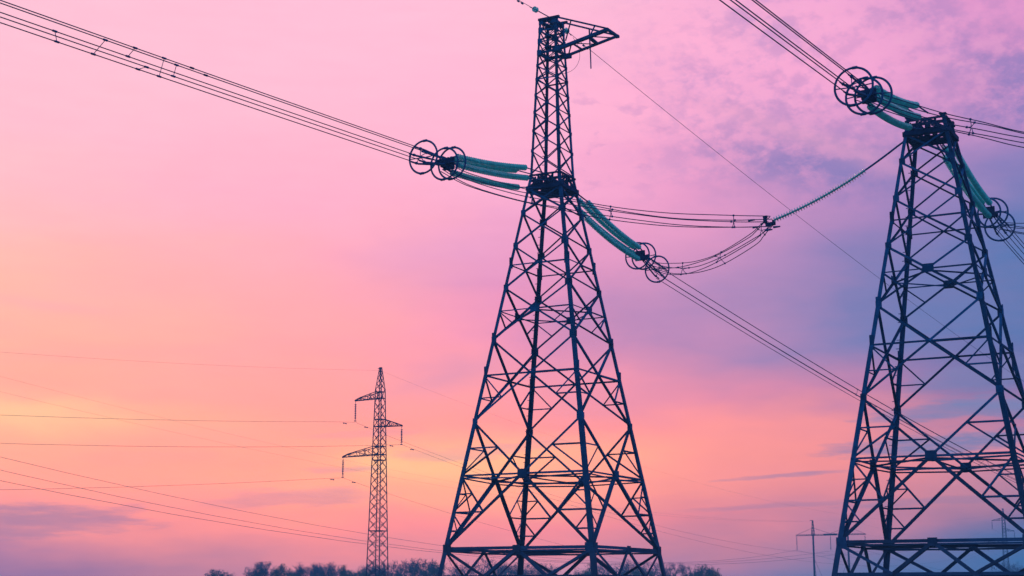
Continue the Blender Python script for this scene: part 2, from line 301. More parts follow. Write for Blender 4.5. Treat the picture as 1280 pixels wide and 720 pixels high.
STEEL = material('blue_grey_painted_steel', (.001, .105, .26), .8, 0, .45, 1.6, spec=.03, low_tint=(.035, .07, .10), member=.45)
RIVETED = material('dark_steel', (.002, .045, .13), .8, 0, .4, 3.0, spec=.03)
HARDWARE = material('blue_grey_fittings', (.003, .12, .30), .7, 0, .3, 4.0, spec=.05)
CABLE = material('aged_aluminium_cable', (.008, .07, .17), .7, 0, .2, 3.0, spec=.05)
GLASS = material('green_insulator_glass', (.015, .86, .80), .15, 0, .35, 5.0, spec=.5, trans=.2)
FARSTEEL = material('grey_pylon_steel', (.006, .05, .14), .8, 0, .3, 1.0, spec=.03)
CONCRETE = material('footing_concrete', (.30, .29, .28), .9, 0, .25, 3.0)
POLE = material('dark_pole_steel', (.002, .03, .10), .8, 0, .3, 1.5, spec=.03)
BARK = material('tree_bark', (.02, .15, .30), .9, 0, .35, 2.0, spec=.03)
LEAF_DARK = material('dark_spring_foliage', (.05, .27, .11), .85, 0, .45, .9, spec=.03, leaf=.5)
LEAF_BLUE = material('dull_spring_foliage', (.025, .22, .28), .85, 0, .45, .9, spec=.03, leaf=.5)
FIELD = material('field_grass', (.055, .085, .035), .95, 0, .5, .25, second=(.085, .075, .04))


# ------------------------------------------------------------------ mesh helpers
class MB:
    """collects boxes, bars, tubes and rings, then links them as ONE mesh object"""

    def __init__(s):
        s.v, s.f = [], []

    def add(s, vs, fs):
        o = len(s.v)
        s.v += [tuple(p) for p in vs]
        s.f += [tuple(o + i for i in q) for q in fs]

    def box(s, c, sx, sy, sz, rot=None):
        c = V(c)
        pts = [V((x * sx / 2, y * sy / 2, z * sz / 2)) for z in (-1, 1) for y in (-1, 1) for x in (-1, 1)]
        if rot:
            pts = [rot @ p for p in pts]
        s.add([c + p for p in pts], [(0, 2, 3, 1), (4, 5, 7, 6), (0, 1, 5, 4), (2, 6, 7, 3), (0, 4, 6, 2), (1, 3, 7, 5)])

    def beam(s, p, q, w, h, up=V((0, 0, 1))):
        p, q, up = V(p), V(q), V(up)
        d = (q - p).normalized()
        a = d.cross(up)
        if a.length < 1e-4:
            a = d.cross(V((1, 0, 0)))
        a.normalize()
        b = a.cross(d)
        pts = [e + a * (x * w / 2) + b * (y * h / 2) for e in (p, q) for x, y in ((-1, -1), (1, -1), (1, 1), (-1, 1))]
        s.add(pts, [(0, 3, 2, 1), (4, 5, 6, 7), (0, 1, 5, 4), (1, 2, 6, 5), (2, 3, 7, 6), (3, 0, 4, 7)])

    def tube(s, pts, r, n=6, r2=None, cap=True):
        pts = [V(p) for p in pts]
        k = len(pts)
        vs, fs = [], []
        ref = V((.13, .31, .94)).normalized()
        for i, p in enumerate(pts):
            d = (pts[min(i + 1, k - 1)] - pts[max(i - 1, 0)]).normalized()
            a = d.cross(ref)
            if a.length < .05:
                a = d.cross(V((1, 0, 0)))
            a.normalize()
            b = d.cross(a)
            rr = r if r2 is None else r + (r2 - r) * i / (k - 1)
            vs += [p + (a * cos(2 * pi * j / n) + b * sin(2 * pi * j / n)) * rr for j in range(n)]
        for i in range(k - 1):
            fs += [(i * n + j, i * n + (j + 1) % n, (i + 1) * n + (j + 1) % n, (i + 1) * n + j) for j in range(n)]
        if cap:
            fs += [tuple(range(n))[::-1], tuple((k - 1) * n + j for j in range(n))]
        s.add(vs, fs)

    def ring(s, c, ax, Rr, r, n=40, m=6):
        c, ax = V(c), V(ax).normalized()
        a = ax.cross(V((0, 0, 1))).normalized()
        b = a.cross(ax)
        vs, fs = [], []
        for i in range(n):
            o = a * cos(2 * pi * i / n) + b * sin(2 * pi * i / n)
            vs += [c + o * (Rr + r * cos(2 * pi * j / m)) + ax * (r * sin(2 * pi * j / m)) for j in range(m)]
        for i in range(n):
            for j in range(m):
                fs.append((i * m + j, ((i + 1) % n) * m + j, ((i + 1) % n) * m + (j + 1) % m, i * m + (j + 1) % m))
        s.add(vs, fs)

    def discs(s, pts, count, rd, rc, th=.5, n=10):
        """a string of cap-and-pin discs along the polyline pts"""
        pts = [V(p) for p in pts]
        seg = [0]
        for a, b in zip(pts, pts[1:]):
            seg.append(seg[-1] + (b - a).length)
        total = seg[-1]

        def at(t):
            t = min(max(t, 0), total)
            for i in range(len(pts) - 1):
                if t <= seg[i + 1] or i == len(pts) - 2:
                    d = (pts[i + 1] - pts[i]).normalized()
                    return pts[i] + d * (t - seg[i]), d
        step = total / count
        prof = [(0, rc), (.18, rd * .62), (.34, rd), (.46, rd * .92), (.40, rd * .5), (.62, rc * 1.15)]
        vs, fs = [], []
        for k in range(count):
            for u, r in prof:
                p, d = at((k + u) * step)
                a = d.cross(V((0, 0, 1)))
                if a.length < .05:
                    a = d.cross(V((1, 0, 0)))
                a.normalize()
                b = a.cross(d)
                vs += [p + (a * cos(2 * pi * j / n) + b * sin(2 * pi * j / n)) * r for j in range(n)]
        rows = count * len(prof)
        for i in range(rows - 1):
            fs += [(i * n + j, i * n + (j + 1) % n, (i + 1) * n + (j + 1) % n, (i + 1) * n + j) for j in range(n)]
        fs += [tuple(range(n))[::-1], tuple((rows - 1) * n + j for j in range(n))]
        s.add(vs, fs)

    def build(s, name, mat, parent=None, smooth=False):
        me = bpy.data.meshes.new(name)
        me.from_pydata(s.v, [], s.f)
        me.materials.append(mat)
        if smooth:
            me.polygons.foreach_set('use_smooth', [True] * len(me.polygons))
        me.update()
        o = bpy.data.objects.new(name, me)
        col.objects.link(o)
        if parent:
            o.parent = parent
        return o


def tag(o, label=None, cat=None, group=None, kind=None):
    for k, v in (('label', label), ('category', cat), ('group', group), ('kind', kind)):
        if v:
            o[k] = v
    return o


def thing(name, label, cat, loc=(0, 0, 0), rz=0.0, group=None):
    o = bpy.data.objects.new(name, None)
    o.empty_display_size = .5
    col.objects.link(o)
    o.location = loc
    o.rotation_euler = (0, 0, rz)
    return tag(o, label, cat, group)


def angle_mesh(name, mat, t=.13):
    """a rolled steel angle of unit flange and unit length, shared by every brace and scaled to size"""
    b = MB()
    pr = [(0, 0), (1, 0), (1, t), (t, t), (t, 1), (0, 1)]
    b.v = [(x, y, z) for z in (0, 1) for x, y in pr]
    b.f = [(5, 4, 3, 2, 1, 0)[0:6], (6, 7, 8, 9, 10, 11)] + [(i, (i + 1) % 6, 6 + (i + 1) % 6, 6 + i) for i in range(6)]
    me = bpy.data.meshes.new(name)
    me.from_pydata(b.v, [], b.f)
    me.materials.append(mat)
    return me


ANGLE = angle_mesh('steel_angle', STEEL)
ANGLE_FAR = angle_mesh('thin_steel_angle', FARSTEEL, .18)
ANGLE_RUST = angle_mesh('dark_steel_angle', RIVETED)


def bar(parent, name, p, q, w, n, mesh=None, inset=None):
    """an angle bar from p to q lying in a face whose outward normal is n"""
    p, q, n = V(p), V(q), V(n).normalized()
    d = q - p
    L = d.length
    d = d / L
    a = n.cross(d).normalized()
    b = a.cross(d)
    b = -b if b.dot(n) > 0 else b          # second flange points inward
    if rnd.random() < .5:
        a = -a
    if a.cross(b).dot(d) < 0:
        a = -a
    ins = rnd.uniform(.004, .06) if inset is None else inset
    o0 = p - a * (w * .5) - n * ins
    mtx = Matrix(((a.x * w, b.x * w, d.x * L, o0.x), (a.y * w, b.y * w, d.y * L, o0.y), (a.z * w, b.z * w, d.z * L, o0.z), (0, 0, 0, 1)))
    o = bpy.data.objects.new(name, mesh or ANGLE)
    col.objects.link(o)
    o.parent = parent
    o.matrix_local = mtx
    return o


PLATE = MB()
PLATE.box((0, 0, 0), 1, 1, 1)
PLATE_ME = bpy.data.meshes.new('gusset_plate')
PLATE_ME.from_pydata(PLATE.v, [], PLATE.f)
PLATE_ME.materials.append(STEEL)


def plate(parent, name, c, n, w, h, t=.03, mesh=None):
    n = V(n).normalized()
    a = V((0, 0, 1)).cross(n).normalized()
    b = n.cross(a)
    c = V(c) + n * .012
    o = bpy.data.objects.new(name, mesh or PLATE_ME)
    col.objects.link(o)
    o.parent = parent
    o.matrix_local = Matrix(((a.x * w, b.x * h, n.x * t, c.x), (a.y * w, b.y * h, n.y * t, c.y), (a.z * w, b.z * h, n.z * t, c.z), (0, 0, 0, 1)))
    return o


# ------------------------------------------------------------------ the big towers
# lattice levels (metres): belts, crossings and leg joints of the lower body, read off the tower
Z = [3.934, 7.695, 10.505, 12.932, 14.844, 16.387, 17.678, 18.918, 19.987, 21.829, 23.211]
ZTOP = 23.99
MAST = [25.347, 26.491, 27.548, 28.545, 29.447, 30.25, 30.989, 31.65, 32.30, 32.891]
SIGN = [(-1, -1), (1, -1), (1, 1), (-1, 1)]          # left, near, right, far leg
FACES = [(0, 1, V((0, -1, 0))), (1, 2, V((1, 0, 0))), (2, 3, V((0, 1, 0))), (3, 0, V((-1, 0, 0)))]
TILT = V((0, 0, .16))


def half(z):
    if z <= ZTOP:
        return 4.198 - (z - 3.934) * (4.198 - 1.027) / (23.211 - 3.934)
    k = half(ZTOP)
    if z < MAST[0]:
        return k + (.852 - k) * (z - ZTOP) / (MAST[0] - ZTOP)
    return .852 + (.507 - .852) * (z - MAST[0]) / (MAST[-1] - MAST[0])


def corner(k, z):
    h = half(z)
    return V((SIGN[k][0] * h, SIGN[k][1] * h, z))


def leg_mesh(k, spans):
    """a leg of stepped angle sections; spans = (z0, z1, flange)"""
    b = MB()
    sx, sy = SIGN[k]
    for z0, z1, w in spans:
        t = w * .13
        pr = [(0, 0), (-sx * w, 0), (-sx * w, -sy * t), (-sx * t, -sy * t), (-sx * t, -sy * w), (0, -sy * w)]
        c0, c1 = corner(k, z0), corner(k, z1)
        vs = [c + V((x, y, 0)) for c in (c0, c1) for x, y in pr]
        fs = [(i, (i + 1) % 6, 6 + (i + 1) % 6, 6 + i) for i in range(6)] + [(0, 1, 2, 3, 4, 5), (11, 10, 9, 8, 7, 6)]
        if sx * sy < 0:
            fs = [f[::-1] for f in fs]
        b.add(vs, fs)
    return b


def big_tower(loc, rz, label, mast):
    t = thing('transmission_tower', label, 'transmission tower', loc, rz, 'steel lattice transmission towers')
    spans = [(.15, Z[0] + .3, .25), (Z[0] + .3, Z[2] + .2, .23), (Z[2] + .2, Z[4], .20), (Z[4], Z[7], .18), (Z[7], ZTOP, .165)]
    for k in range(4):
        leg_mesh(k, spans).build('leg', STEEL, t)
        f = MB()
        c = corner(k, .15)
        f.box((c.x, c.y, .05), 1.1, 1.1, .5)
        f.build('footing', CONCRETE, t)
    for k in range(4):                                 # bolted splices on the legs
        for z in (Z[3] + .15, Z[4] + .05, Z[7] + .1):
            c = corner(k, z)
            for n in (V((SIGN[k][0], 0, 0)), V((0, SIGN[k][1], 0))):
                off = V((0, -SIGN[k][1] * .1, 0)) if n.x else V((-SIGN[k][0] * .1, 0, 0))
                plate(t, 'splice_plate', c + off, n, .17, .62, .03)
    D, H, S_ = 'diagonal_brace', 'horizontal_brace', 'secondary_brace'

    for i, j, n in FACES:
        nn = (n + TILT).normalized()
        c = lambda k, z: corner(k, z)
        mid = lambda z: (corner(i, z) + corner(j, z)) / 2
        # ground panel: K from the belt's middle to both feet, corners tied to the cross-belt
        M0 = mid(Z[0])
        zq = 2.58
        f = (Z[0] - zq) / (Z[0] - .2)
        for a, b_ in ((i, j), (j, i)):
            foot = c(a, .2)
            Q = M0.lerp(foot, f)
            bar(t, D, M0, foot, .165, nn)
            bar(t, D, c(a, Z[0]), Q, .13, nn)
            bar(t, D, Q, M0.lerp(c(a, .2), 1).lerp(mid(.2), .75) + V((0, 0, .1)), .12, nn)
        bar(t, H, c(i, zq), c(j, zq), .15, nn)
        # main belt: a pair of heavy channels
        for dz, w in ((.05, .15), (-.09, .08)):
            bar(t, 'belt', c(i, Z[0] + dz), M0 + V((0, 0, dz)), w, nn)
            bar(t, 'belt', M0 + V((0, 0, dz)), c(j, Z[0] + dz), w, nn)
        plate(t, 'gusset_plate', M0, n, .42, .36)
        # crossings with their rings
        for a_, x_, b_, w in ((0, 1, 2, .16), (2, 3, 4, .11), (4, 5, 6, .10), (6, 7, 8, .085)):
            M = mid(Z[x_])
            for k in (i, j):
                bar(t, D, c(k, Z[a_]), M, w if k == i or a_ else w, nn)
                bar(t, D, M, c(k, Z[b_]), w * (.72 if a_ == 0 else 1), nn)
                ring_w = {1: .09, 3: .095, 5: .06, 7: .07}[x_]
                bar(t, H, c(k, Z[x_]), M, ring_w, nn)
                if x_ == 1:
                    bar(t, H, c(k, Z[x_] - .13), M + V((0, 0, -.22)), .07, nn)
        plate(t, 'gusset_plate', mid(Z[1]), n, .52, .44)
        plate(t, 'gusset_plate', mid(Z[5]), n, .52, .40)
        for a_, b_, w in ((8, 9, .085), (9, 10, .085)):
            for k, l in ((i, j), (j, i)):
                bar(t, D, c(k, Z[a_]), c(l, Z[b_]), w, nn)
        # secondary bracing
        for k in (i, j):
            lo = lambda s: c(k, Z[0] + (Z[1] - Z[0]) * s)
            dg = lambda s: c(k, Z[0]).lerp(mid(Z[1]), s)
            bar(t, S_, lo(.25), dg(.25), .07, nn)
            bar(t, S_, lo(.5), dg(.25), .065, nn)
            bar(t, S_, lo(.5), dg(.5), .08, nn)
            bar(t, S_, lo(1), dg(.5), .085, nn)
            e = lo(1).lerp(dg(.5), .5)
            bar(t, S_, lo(.75), e, .06, nn)
            bar(t, S_, e, lo(.5), .065, nn)
            up = mid(Z[1]).lerp(c(k, Z[2]), .5)
            bar(t, S_, c(k, (Z[1] + Z[2]) / 2), up, .075, nn)
            bar(t, S_, up, c(k, Z[1]), .08, nn)
            m2 = c(k, Z[2]).lerp(mid(Z[3]), .5)
            bar(t, S_, c(k, (Z[2] + Z[3]) / 2), m2, .065, nn)
            bar(t, S_, m2, c(k, Z[3]), .07, nn)
            m3 = c(k, Z[4]).lerp(mid(Z[5]), .5)
            bar(t, S_, m3, c(k, Z[5]), .065, nn)
        for z in (Z[0], Z[2], Z[4], Z[6], Z[8], Z[9]):      # corner gussets
            for k in (i, j):
                h = .5 if z == Z[0] else .3
                s = 1 if k == i else -1
                tang = (corner(j, z) - corner(i, z)).normalized()
                plate(t, 'gusset_plate', corner(k, z) + tang * s * h * .45, n, h * .9, h, .025)
    # diaphragms: diamonds between the face middles, with corner struts
    for z, w in ((Z[1], .08), (Z[5], .065), (Z[0], .08)):
        ms = [(corner(i, z) + corner(j, z)) / 2 for i, j, n in FACES]
        for q in range(4):
            bar(t, 'diaphragm_brace', ms[q] + V((0, 0, -.05)), ms[(q + 1) % 4] + V((0, 0, -.05)), w, V((0, 0, 1)))
        if z != Z[5]:
            bar(t, 'diaphragm_brace', ms[0] + V((0, 0, -.12)), ms[2] + V((0, 0, -.12)), w * .8, V((0, 0, 1)))
    # climbing steps up the far leg: too small to pick apart singly
    b = MB()
    z = 3.0
    while z < (MAST[-1] if mast else ZTOP):
        c = corner(3, z)
        b.beam(c, c + V((-.20, 0, 0)), .03, .03)
        z += .42 if z < ZTOP else .5
    tag(b.build('climbing_step', STEEL, t), kind='stuff')
    attachment_frame(t, mast)
    if mast:
        build_mast(t)
    else:
        for k in range(4):
            c = corner(k, ZTOP)
            plate(t, 'cap_plate', c + V((-SIGN[k][0] * .1, -SIGN[k][1] * .1, .02)), V((.02, 0, 1)), .34, .34, .04)
    return t


def attachment_frame(t, mast):
    """the crowded box of channels at the head of the body where the insulator strings are anchored"""
    z0, z1 = Z[10], (ZTOP if mast else ZTOP - .08)
    b = MB()
    for z, hh, ww in ((z0, .22, .10), (z1 - .06, .09, .08)):
        h = half(z) + .03
        for i, j, n in FACES:
            p, q = corner(i, z), corner(j, z)
            b.beam(p + n * .03, q + n * .03, ww, hh)
    fr = b.build('attachment_frame', RIVETED, t)
    h = half(z0)
    for x in (-.55, -.22, .12, .5):                    # anchor beams along the line
        g = MB()
        g.beam((x, -h - .12, z0 + .22), (x, h + .12, z0 + .22), .13, .16)
        g.build('anchor_beam', RIVETED, fr)
    for y in (-.62, 0.05, .6):
        g = MB()
        g.beam((-h, y, z0 + .02), (h, y, z0 + .02), .16, .10)
        g.build('cross_beam', RIVETED, fr)
    for y, z in ((-.5, z0 + .55), (.45, z0 + .55)):
        g = MB()
        g.beam((-h, y, z), (h, y, z), .09, .14)
        g.build('cross_beam', RIVETED, fr)
    for i, j, n in FACES:
        p0, p1, q0, q1 = corner(i, z0), corner(i, z1), corner(j, z0), corner(j, z1)
        m1 = (p1 + q1) / 2
        bar(fr, 'frame_brace', p0, m1, .10, n, ANGLE_RUST)
        bar(fr, 'frame_brace', q0, m1, .10, n, ANGLE_RUST)
        bar(fr, 'frame_brace', (p0 + q0) / 2, m1, .10, n, ANGLE_RUST)
        for k in (.27, .73):
            a, c_ = p0.lerp(q0, k), p1.lerp(q1, k)
            g = MB()
            g.beam(a - n * .08, c_ - n * .08, .11, .05, n)
            g.build('anchor_plate', RIVETED, fr)
    for d in (V((0, 0, 0)),):
        bar(fr, 'frame_brace', corner(0, z0) + V((0, 0, -.06)), corner(2, z0) + V((0, 0, -.06)), .14, V((0, 0, 1)), ANGLE_RUST)
        bar(fr, 'frame_brace', corner(1, z0) + V((0, 0, -.11)), corner(3, z0) + V((0, 0, -.11)), .14, V((0, 0, 1)), ANGLE_RUST)
    for s in (-1, 1):                                  # shackles the strings hang from
        for w in (-.38, 0, .38):
            g = MB()
            g.box((w, s * (h + .22), z0 + .25 + (.22 if w == 0 else 0)), .07, .34, .16)
            g.build('shackle', RIVETED, fr)


def build_mast(t):
    for k in range(4):
        leg_mesh(k, [(ZTOP, MAST[3], .14), (MAST[3], MAST[-1], .125)]).build('mast_leg', STEEL, t)
    lv = [ZTOP + .05] + MAST
    for i, j, n in FACES:
        nn = (n + V((0, 0, .05))).normalized()
        for a, b_ in zip(lv, lv[1:]):
            w = .062 if b_ < MAST[6] + .1 else .05
            bar(t, 'mast_brace', corner(i, a), corner(j, b_), w, nn)
            bar(t, 'mast_brace', corner(j, a), corner(i, b_), w, nn)
        for z, w in ((MAST[6], .15), (MAST[7], .08), (MAST[8], .08), (MAST[9] - .08, .15), (MAST[4], .07)):
            bar(t, 'mast_ring', corner(i, z), corner(j, z), w, nn)
        for z in (MAST[6], MAST[8], MAST[9] - .12, MAST[7]):
            for k in (i, j):
                s = 1 if k == i else -1
                tang = (corner(j, z) - corner(i, z)).normalized()
                plate(t, 'gusset_plate', corner(k, z) + tang * s * .13, n, .26, .30, .025)
        for z in MAST[:6]:
            for k in (i, j):
                s = 1 if k == i else -1
                tang = (corner(j, z) - corner(i, z)).normalized()
                plate(t, 'gusset_plate', corner(k, z) + tang * s * .08, n, .15, .17, .02)
    zt = MAST[-1]
    h = half(zt)
    g = MB()
    g.beam((-h - .05, -h, zt + .03), (h + .22, -h, zt + .03), .14, .13)
    g.beam((-h - .05, h, zt + .03), (h + .22, h, zt + .03), .14, .13)
    g.beam((0, -h - .05, zt - .06), (0, h + .05, zt - .06), .14, .13)
    g.build('top_frame', RIVETED, t)
    # earth-wire arm towards the second tower
    zl, zu, ze = MAST[6], MAST[-1], 31.58
    hl, hu = half(zl), half(zu)
    tip = 3.64
    arm = MB()
    for s, w in ((-1, .20), (1, .14)):
        arm.beam((hl, s * hl, zl), (tip, s * hl * .98, ze), w, w * .8)
    for s in (-1, 1):
        arm.beam((hu + .1, s * hu, zu), (tip, s * hl * .98, ze + .07), .09, .08)
    arm.beam((tip, -hl - .05, ze + .03), (tip + .05, hl + .05, ze + .03), .12, .14)
    arm.box((tip + .05, hl, ze), .22, .22, .14)
    arm.box((hl + .12, hl, zl - .02), .34, .26, .24)
    arm.box((hl + .10, -hl, zl), .30, .28, .26)
    ar = arm.build('earth_wire_arm', STEEL, t)
    lowp = lambda s, x: V((x, s * hl * .98, zl + (ze - zl) * (x - hl) / (tip - hl)))
    upp = lambda s, x: V((x, s * (hu + (hl * .98 - hu) * (x - hu) / (tip - hu)), zu + (ze + .07 - zu) * (x - hu) / (tip - hu)))
    N_ = V((0, 0, 1))
    for p, q, w in ((lowp(-1, 2.55), lowp(1, 2.5), .2), (lowp(-1, 1.55), lowp(1, 1.6), .11), (lowp(1, .75), lowp(-1, 1.5), .07),
                    (lowp(-1, 1.55), lowp(1, 2.45), .07), (lowp(-1, 2.6), lowp(1, 3.45), .08)):
        g = MB()
        g.beam(p, q, w, w * .5)
        g.build('arm_strut', STEEL, ar)
    for p, q in ((upp(-1, 1.45), V((hl - .02, hl, 31.9))), (upp(1, 2.05), lowp(1, 2.07)), (lowp(-1, 2.6), upp(-1, 2.9))):
        g = MB()
        g.beam(p, q, .06, .06)
        g.build('arm_strut', STEEL, ar)
    g = MB()
    p = lowp(1, 2.08)
    g.tube([p, p + V((.02, 0, -.75)), p + V((.03, 0, -1.28))], .035)
    g.build('hanging_rod', STEEL, ar)


HEAD = R(16.9 - 45)                                     # both towers stand square to this direction
T1, T2 = V((2.197, 80.0, 0)), V((20.075, 70.108, 0))
tower_a = big_tower(T1, HEAD, 'tall dark steel lattice tower topped by a slim mast with a side arm', True)
tower_b = big_tower(T2, HEAD, 'flat-topped dark lattice tower without a mast, cut off by the right edge', False)


# ------------------------------------------------------------------ tension strings, conductors, jumpers
def along(T, hd, d, w, z):
    h = R(hd)
    return V((T.x + cos(h) * d + sin(h) * w, T.y + sin(h) * d - cos(h) * w, z))


def sagged(p, q, s, k=14):
    return [V(p).lerp(V(q), i / k) - V((0, 0, s * 4 * (i / k) * (1 - i / k))) for i in range(k + 1)]


BUND = [(.38 * cos(R(18 + 72 * k)), .38 * sin(R(18 + 72 * k))) for k in range(5)]
DIAM = [(-.22, .52), (.22, .42), (-.24, -.03), (.12, -.52)]     # two strings side by side on top, one lower, one lowest


def tension_string(T, hd, zt, z10, z12, sag, label):
    """four glass strings from the tower head to a yoke with corona rings and five dead-end clamps"""
    t = thing('insulator_string', label, 'insulator', along(T, hd, 1.2, 0, zt), 0, 'tension insulator strings')
    base = V(t.location)
    A = lambda d, w, z: along(T, hd, d, w, z) - base
    zy = lambda d: zt + (z10 - zt) * (d - 1.2) / 8.8
    for k, (a, b_) in enumerate(DIAM):
        d0 = 3.15 + (.0, .25, -.15, .2)[k]
        p0 = A(d0, a, zy(d0) + b_)
        p1 = A(9.6, a * .85, zy(9.6) + b_ * .72)
        g = MB()
        g.discs(sagged(p0, p1, sag), 33, .165, .04)
        g.build('glass_string', GLASS, t)
        g = MB()
        q0 = A(1.15, a, zt + .05 + b_ * .7)
        g.tube([q0, p0], .03)
        g.tube([q0 + V((.09, .05, 0)), p0 + V((.05, .02, 0))], .022)
        g.build('link_rod', HARDWARE, t)
        g = MB()
        g.tube([p1, A(10.05, a * .8, z10 + b_ * .5)], .045)
        g.build('link_rod', HARDWARE, t)
    ax = (A(11, 0, 0) - A(10, 0, 0))
    side = A(10, 1, 0) - A(10, 0, 0)
    rot = Matrix.Rotation(R(hd), 3, 'Z')
    g = MB()
    g.box(A(9.95, 0, z10), .10, .62, .60, rot)
    g.box(A(10.25, 0, z10), .5, .07, .5, rot)
    g.box(A(10.15, .2, z10 - .12), .4, .07, .22, rot)
    g.box(A(10.15, -.2, z10 + .10), .4, .07, .22, rot)
    g.box(A(10.45, 0, z10 - .02), .12, .7, .28, rot)
    g.build('yoke_plate', RIVETED, t)
    zr = lambda d: z10 + (z12 - z10) * (d - 10) / 2.3
    for d, w, Rr in ((10.1, .17, .79), (9.93, -.17, .79), (12.1, 0, .80)):
        g = MB()
        c = A(d, w, zr(d) + (.0 if d < 11 else .0))
        g.ring(c, ax, Rr, .05)
        for ang in (90, 270):                           # sleeve joints on the ring
            o = side * cos(R(ang + 6)) * Rr + V((0, 0, sin(R(ang + 6)) * Rr))
            g.tube([c + o - side * .11, c + o + side * .11], .062, 8)
        ring = g.build('grading_ring', HARDWARE, t, True)
        for sgn in ((-1, 1)):
            g = MB()
            g.tube([c + side * sgn * Rr * .99, A(d + (-.1 if d > 11 else .25), 0, zr(d))], .026)
            g.build('ring_bracket', HARDWARE, ring)
    for k, (w, dz) in enumerate(BUND):
        g = MB()
        p0, p1 = A(10.4, w * .55, z10 + dz * .45), A(12.2, w, z12 + dz)
        g.tube([p0, p0.lerp(p1, .55)], .035)
        g.tube([p0.lerp(p1, .4), p1], .05)
        g.tube([p1, A(12.75, w, zr(12.75) + dz)], .038)
        g.build('dead_end_clamp', HARDWARE, t)
    g = MB()                                            # bundle spreader just inside the outer ring
    for w, dz in BUND:
        g.tube([A(12.35, 0, zr(12.35)), A(12.35, w, zr(12.35) + dz)], .02)
        g.box(A(12.35, w, zr(12.35) + dz), .14, .1, .1, rot)
    g.build('bundle_spreader', HARDWARE, t)
    return t


tension_string(T1, 238, 23.45, 22.29, 22.08, .10, 'row of green glass insulators with rings reaching left from the masted tower')
tension_string(T1, 57, 23.35, 21.45, 20.98, .18, 'green glass insulators with rings sloping down right of the masted tower')
tension_string(T2, 240, 23.62, 22.36, 22.13, .14, 'green glass insulators with rings above the left shoulder of the flat-topped tower')
tension_string(T2, 58, 23.40, 21.62, 21.28, .18, 'green glass insulators with rings behind the right legs of the flat-topped tower')


def bundle(T, hd, d0, zf, dmax, spacers, label, r=.021):
    t = thing('conductor_bundle', label, 'power cables', along(T, hd, d0, 0, zf(d0)), 0, 'five-wire conductor bundles')
    base = V(t.location)
    ds = []
    d = d0
    while d < dmax:
        ds.append(d)
        d += 2.0 if d < 60 else 6.0
    P = lambda k, d: along(T, hd, d, BUND[k][0], zf(d) + BUND[k][1]) - base
    for k in range(5):
        g = MB()
        g.tube([P(k, d) for d in ds], r, 5)
        g.build('conductor', CABLE, t)
    for d, i, j, sk in spacers:                         # rods holding two of the five wires apart
        g = MB()
        p, q = P(i, d - sk), P(j, d + sk)
        g.tube([p, q], .014, 5)
        for c, k in ((p, i), (q, j)):
            u = (P(k, d + 1) - P(k, d)).normalized() * .10
            g.tube([c - u, c + u], .04, 6)
        g.build('spacer', HARDWARE, t)
    return t


zl1 = lambda d: 22.10 - .0430 * (d - 12.2) + .000084 * (d - 12.2) ** 2
zr1 = lambda d: 20.86 - .1260 * (d - 12.3) + .00036 * (d - 12.3) ** 2
zl2 = lambda d: 22.13 - .055 * (d - 12.2) + .00012 * (d - 12.2) ** 2
zr2 = lambda d: 21.28 - .117 * (d - 12.3) + .00032 * (d - 12.3) ** 2
bundle(T1, 238, 12.3, zl1, 130, [(34.2, 0, 4, 0), (32.5, 2, 4, 0), (30.7, 1, 0, 0), (30.3, 3, 4, 0), (29.2, 1, 4, 0), (28.9, 2, 3, 0), (27.7, 1, 1, 0), (27.3, 2, 2, 0)],
       'five parallel wires rising to the upper left corner with small spacers')
bundle(T1, 57, 12.4, zr1, 330, [(44.6, 0, 4, 0), (46.0, 2, 4, 0), (47.5, 1, 3, 0), (49.0, 3, 4, 0), (50.0, 1, 0, 0), (78, 0, 3, 0), (80, 1, 4, 0)],
       'five wires running away down right from the masted tower behind the flat-topped one')
bundle(T2, 240, 12.3, zl2, 130, [], 'thick dark wires leaving through the top edge above the flat-topped tower', .024)
bundle(T2, 58, 12.4, zr2, 330, [], 'wires falling away at the right edge behind the flat-topped tower')


def smooth_path(pts, k=6):
    pts = [V(p) for p in pts]
    ext = [pts[0] * 2 - pts[1]] + pts + [pts[-1] * 2 - pts[-2]]
    out = []
    for i in range(1, len(ext) - 2):
        a, b_, c, d = ext[i - 1:i + 3]
        for s in range(k):
            u = s / k
            out.append(.5 * ((2 * b_) + (c - a) * u + (2 * a - 5 * b_ + 4 * c - d) * u * u + (3 * b_ - a - 3 * c + d) * u ** 3))
    out.append(pts[-1])
    return out


HOLD = V((12.97, 74.25, 20.05))


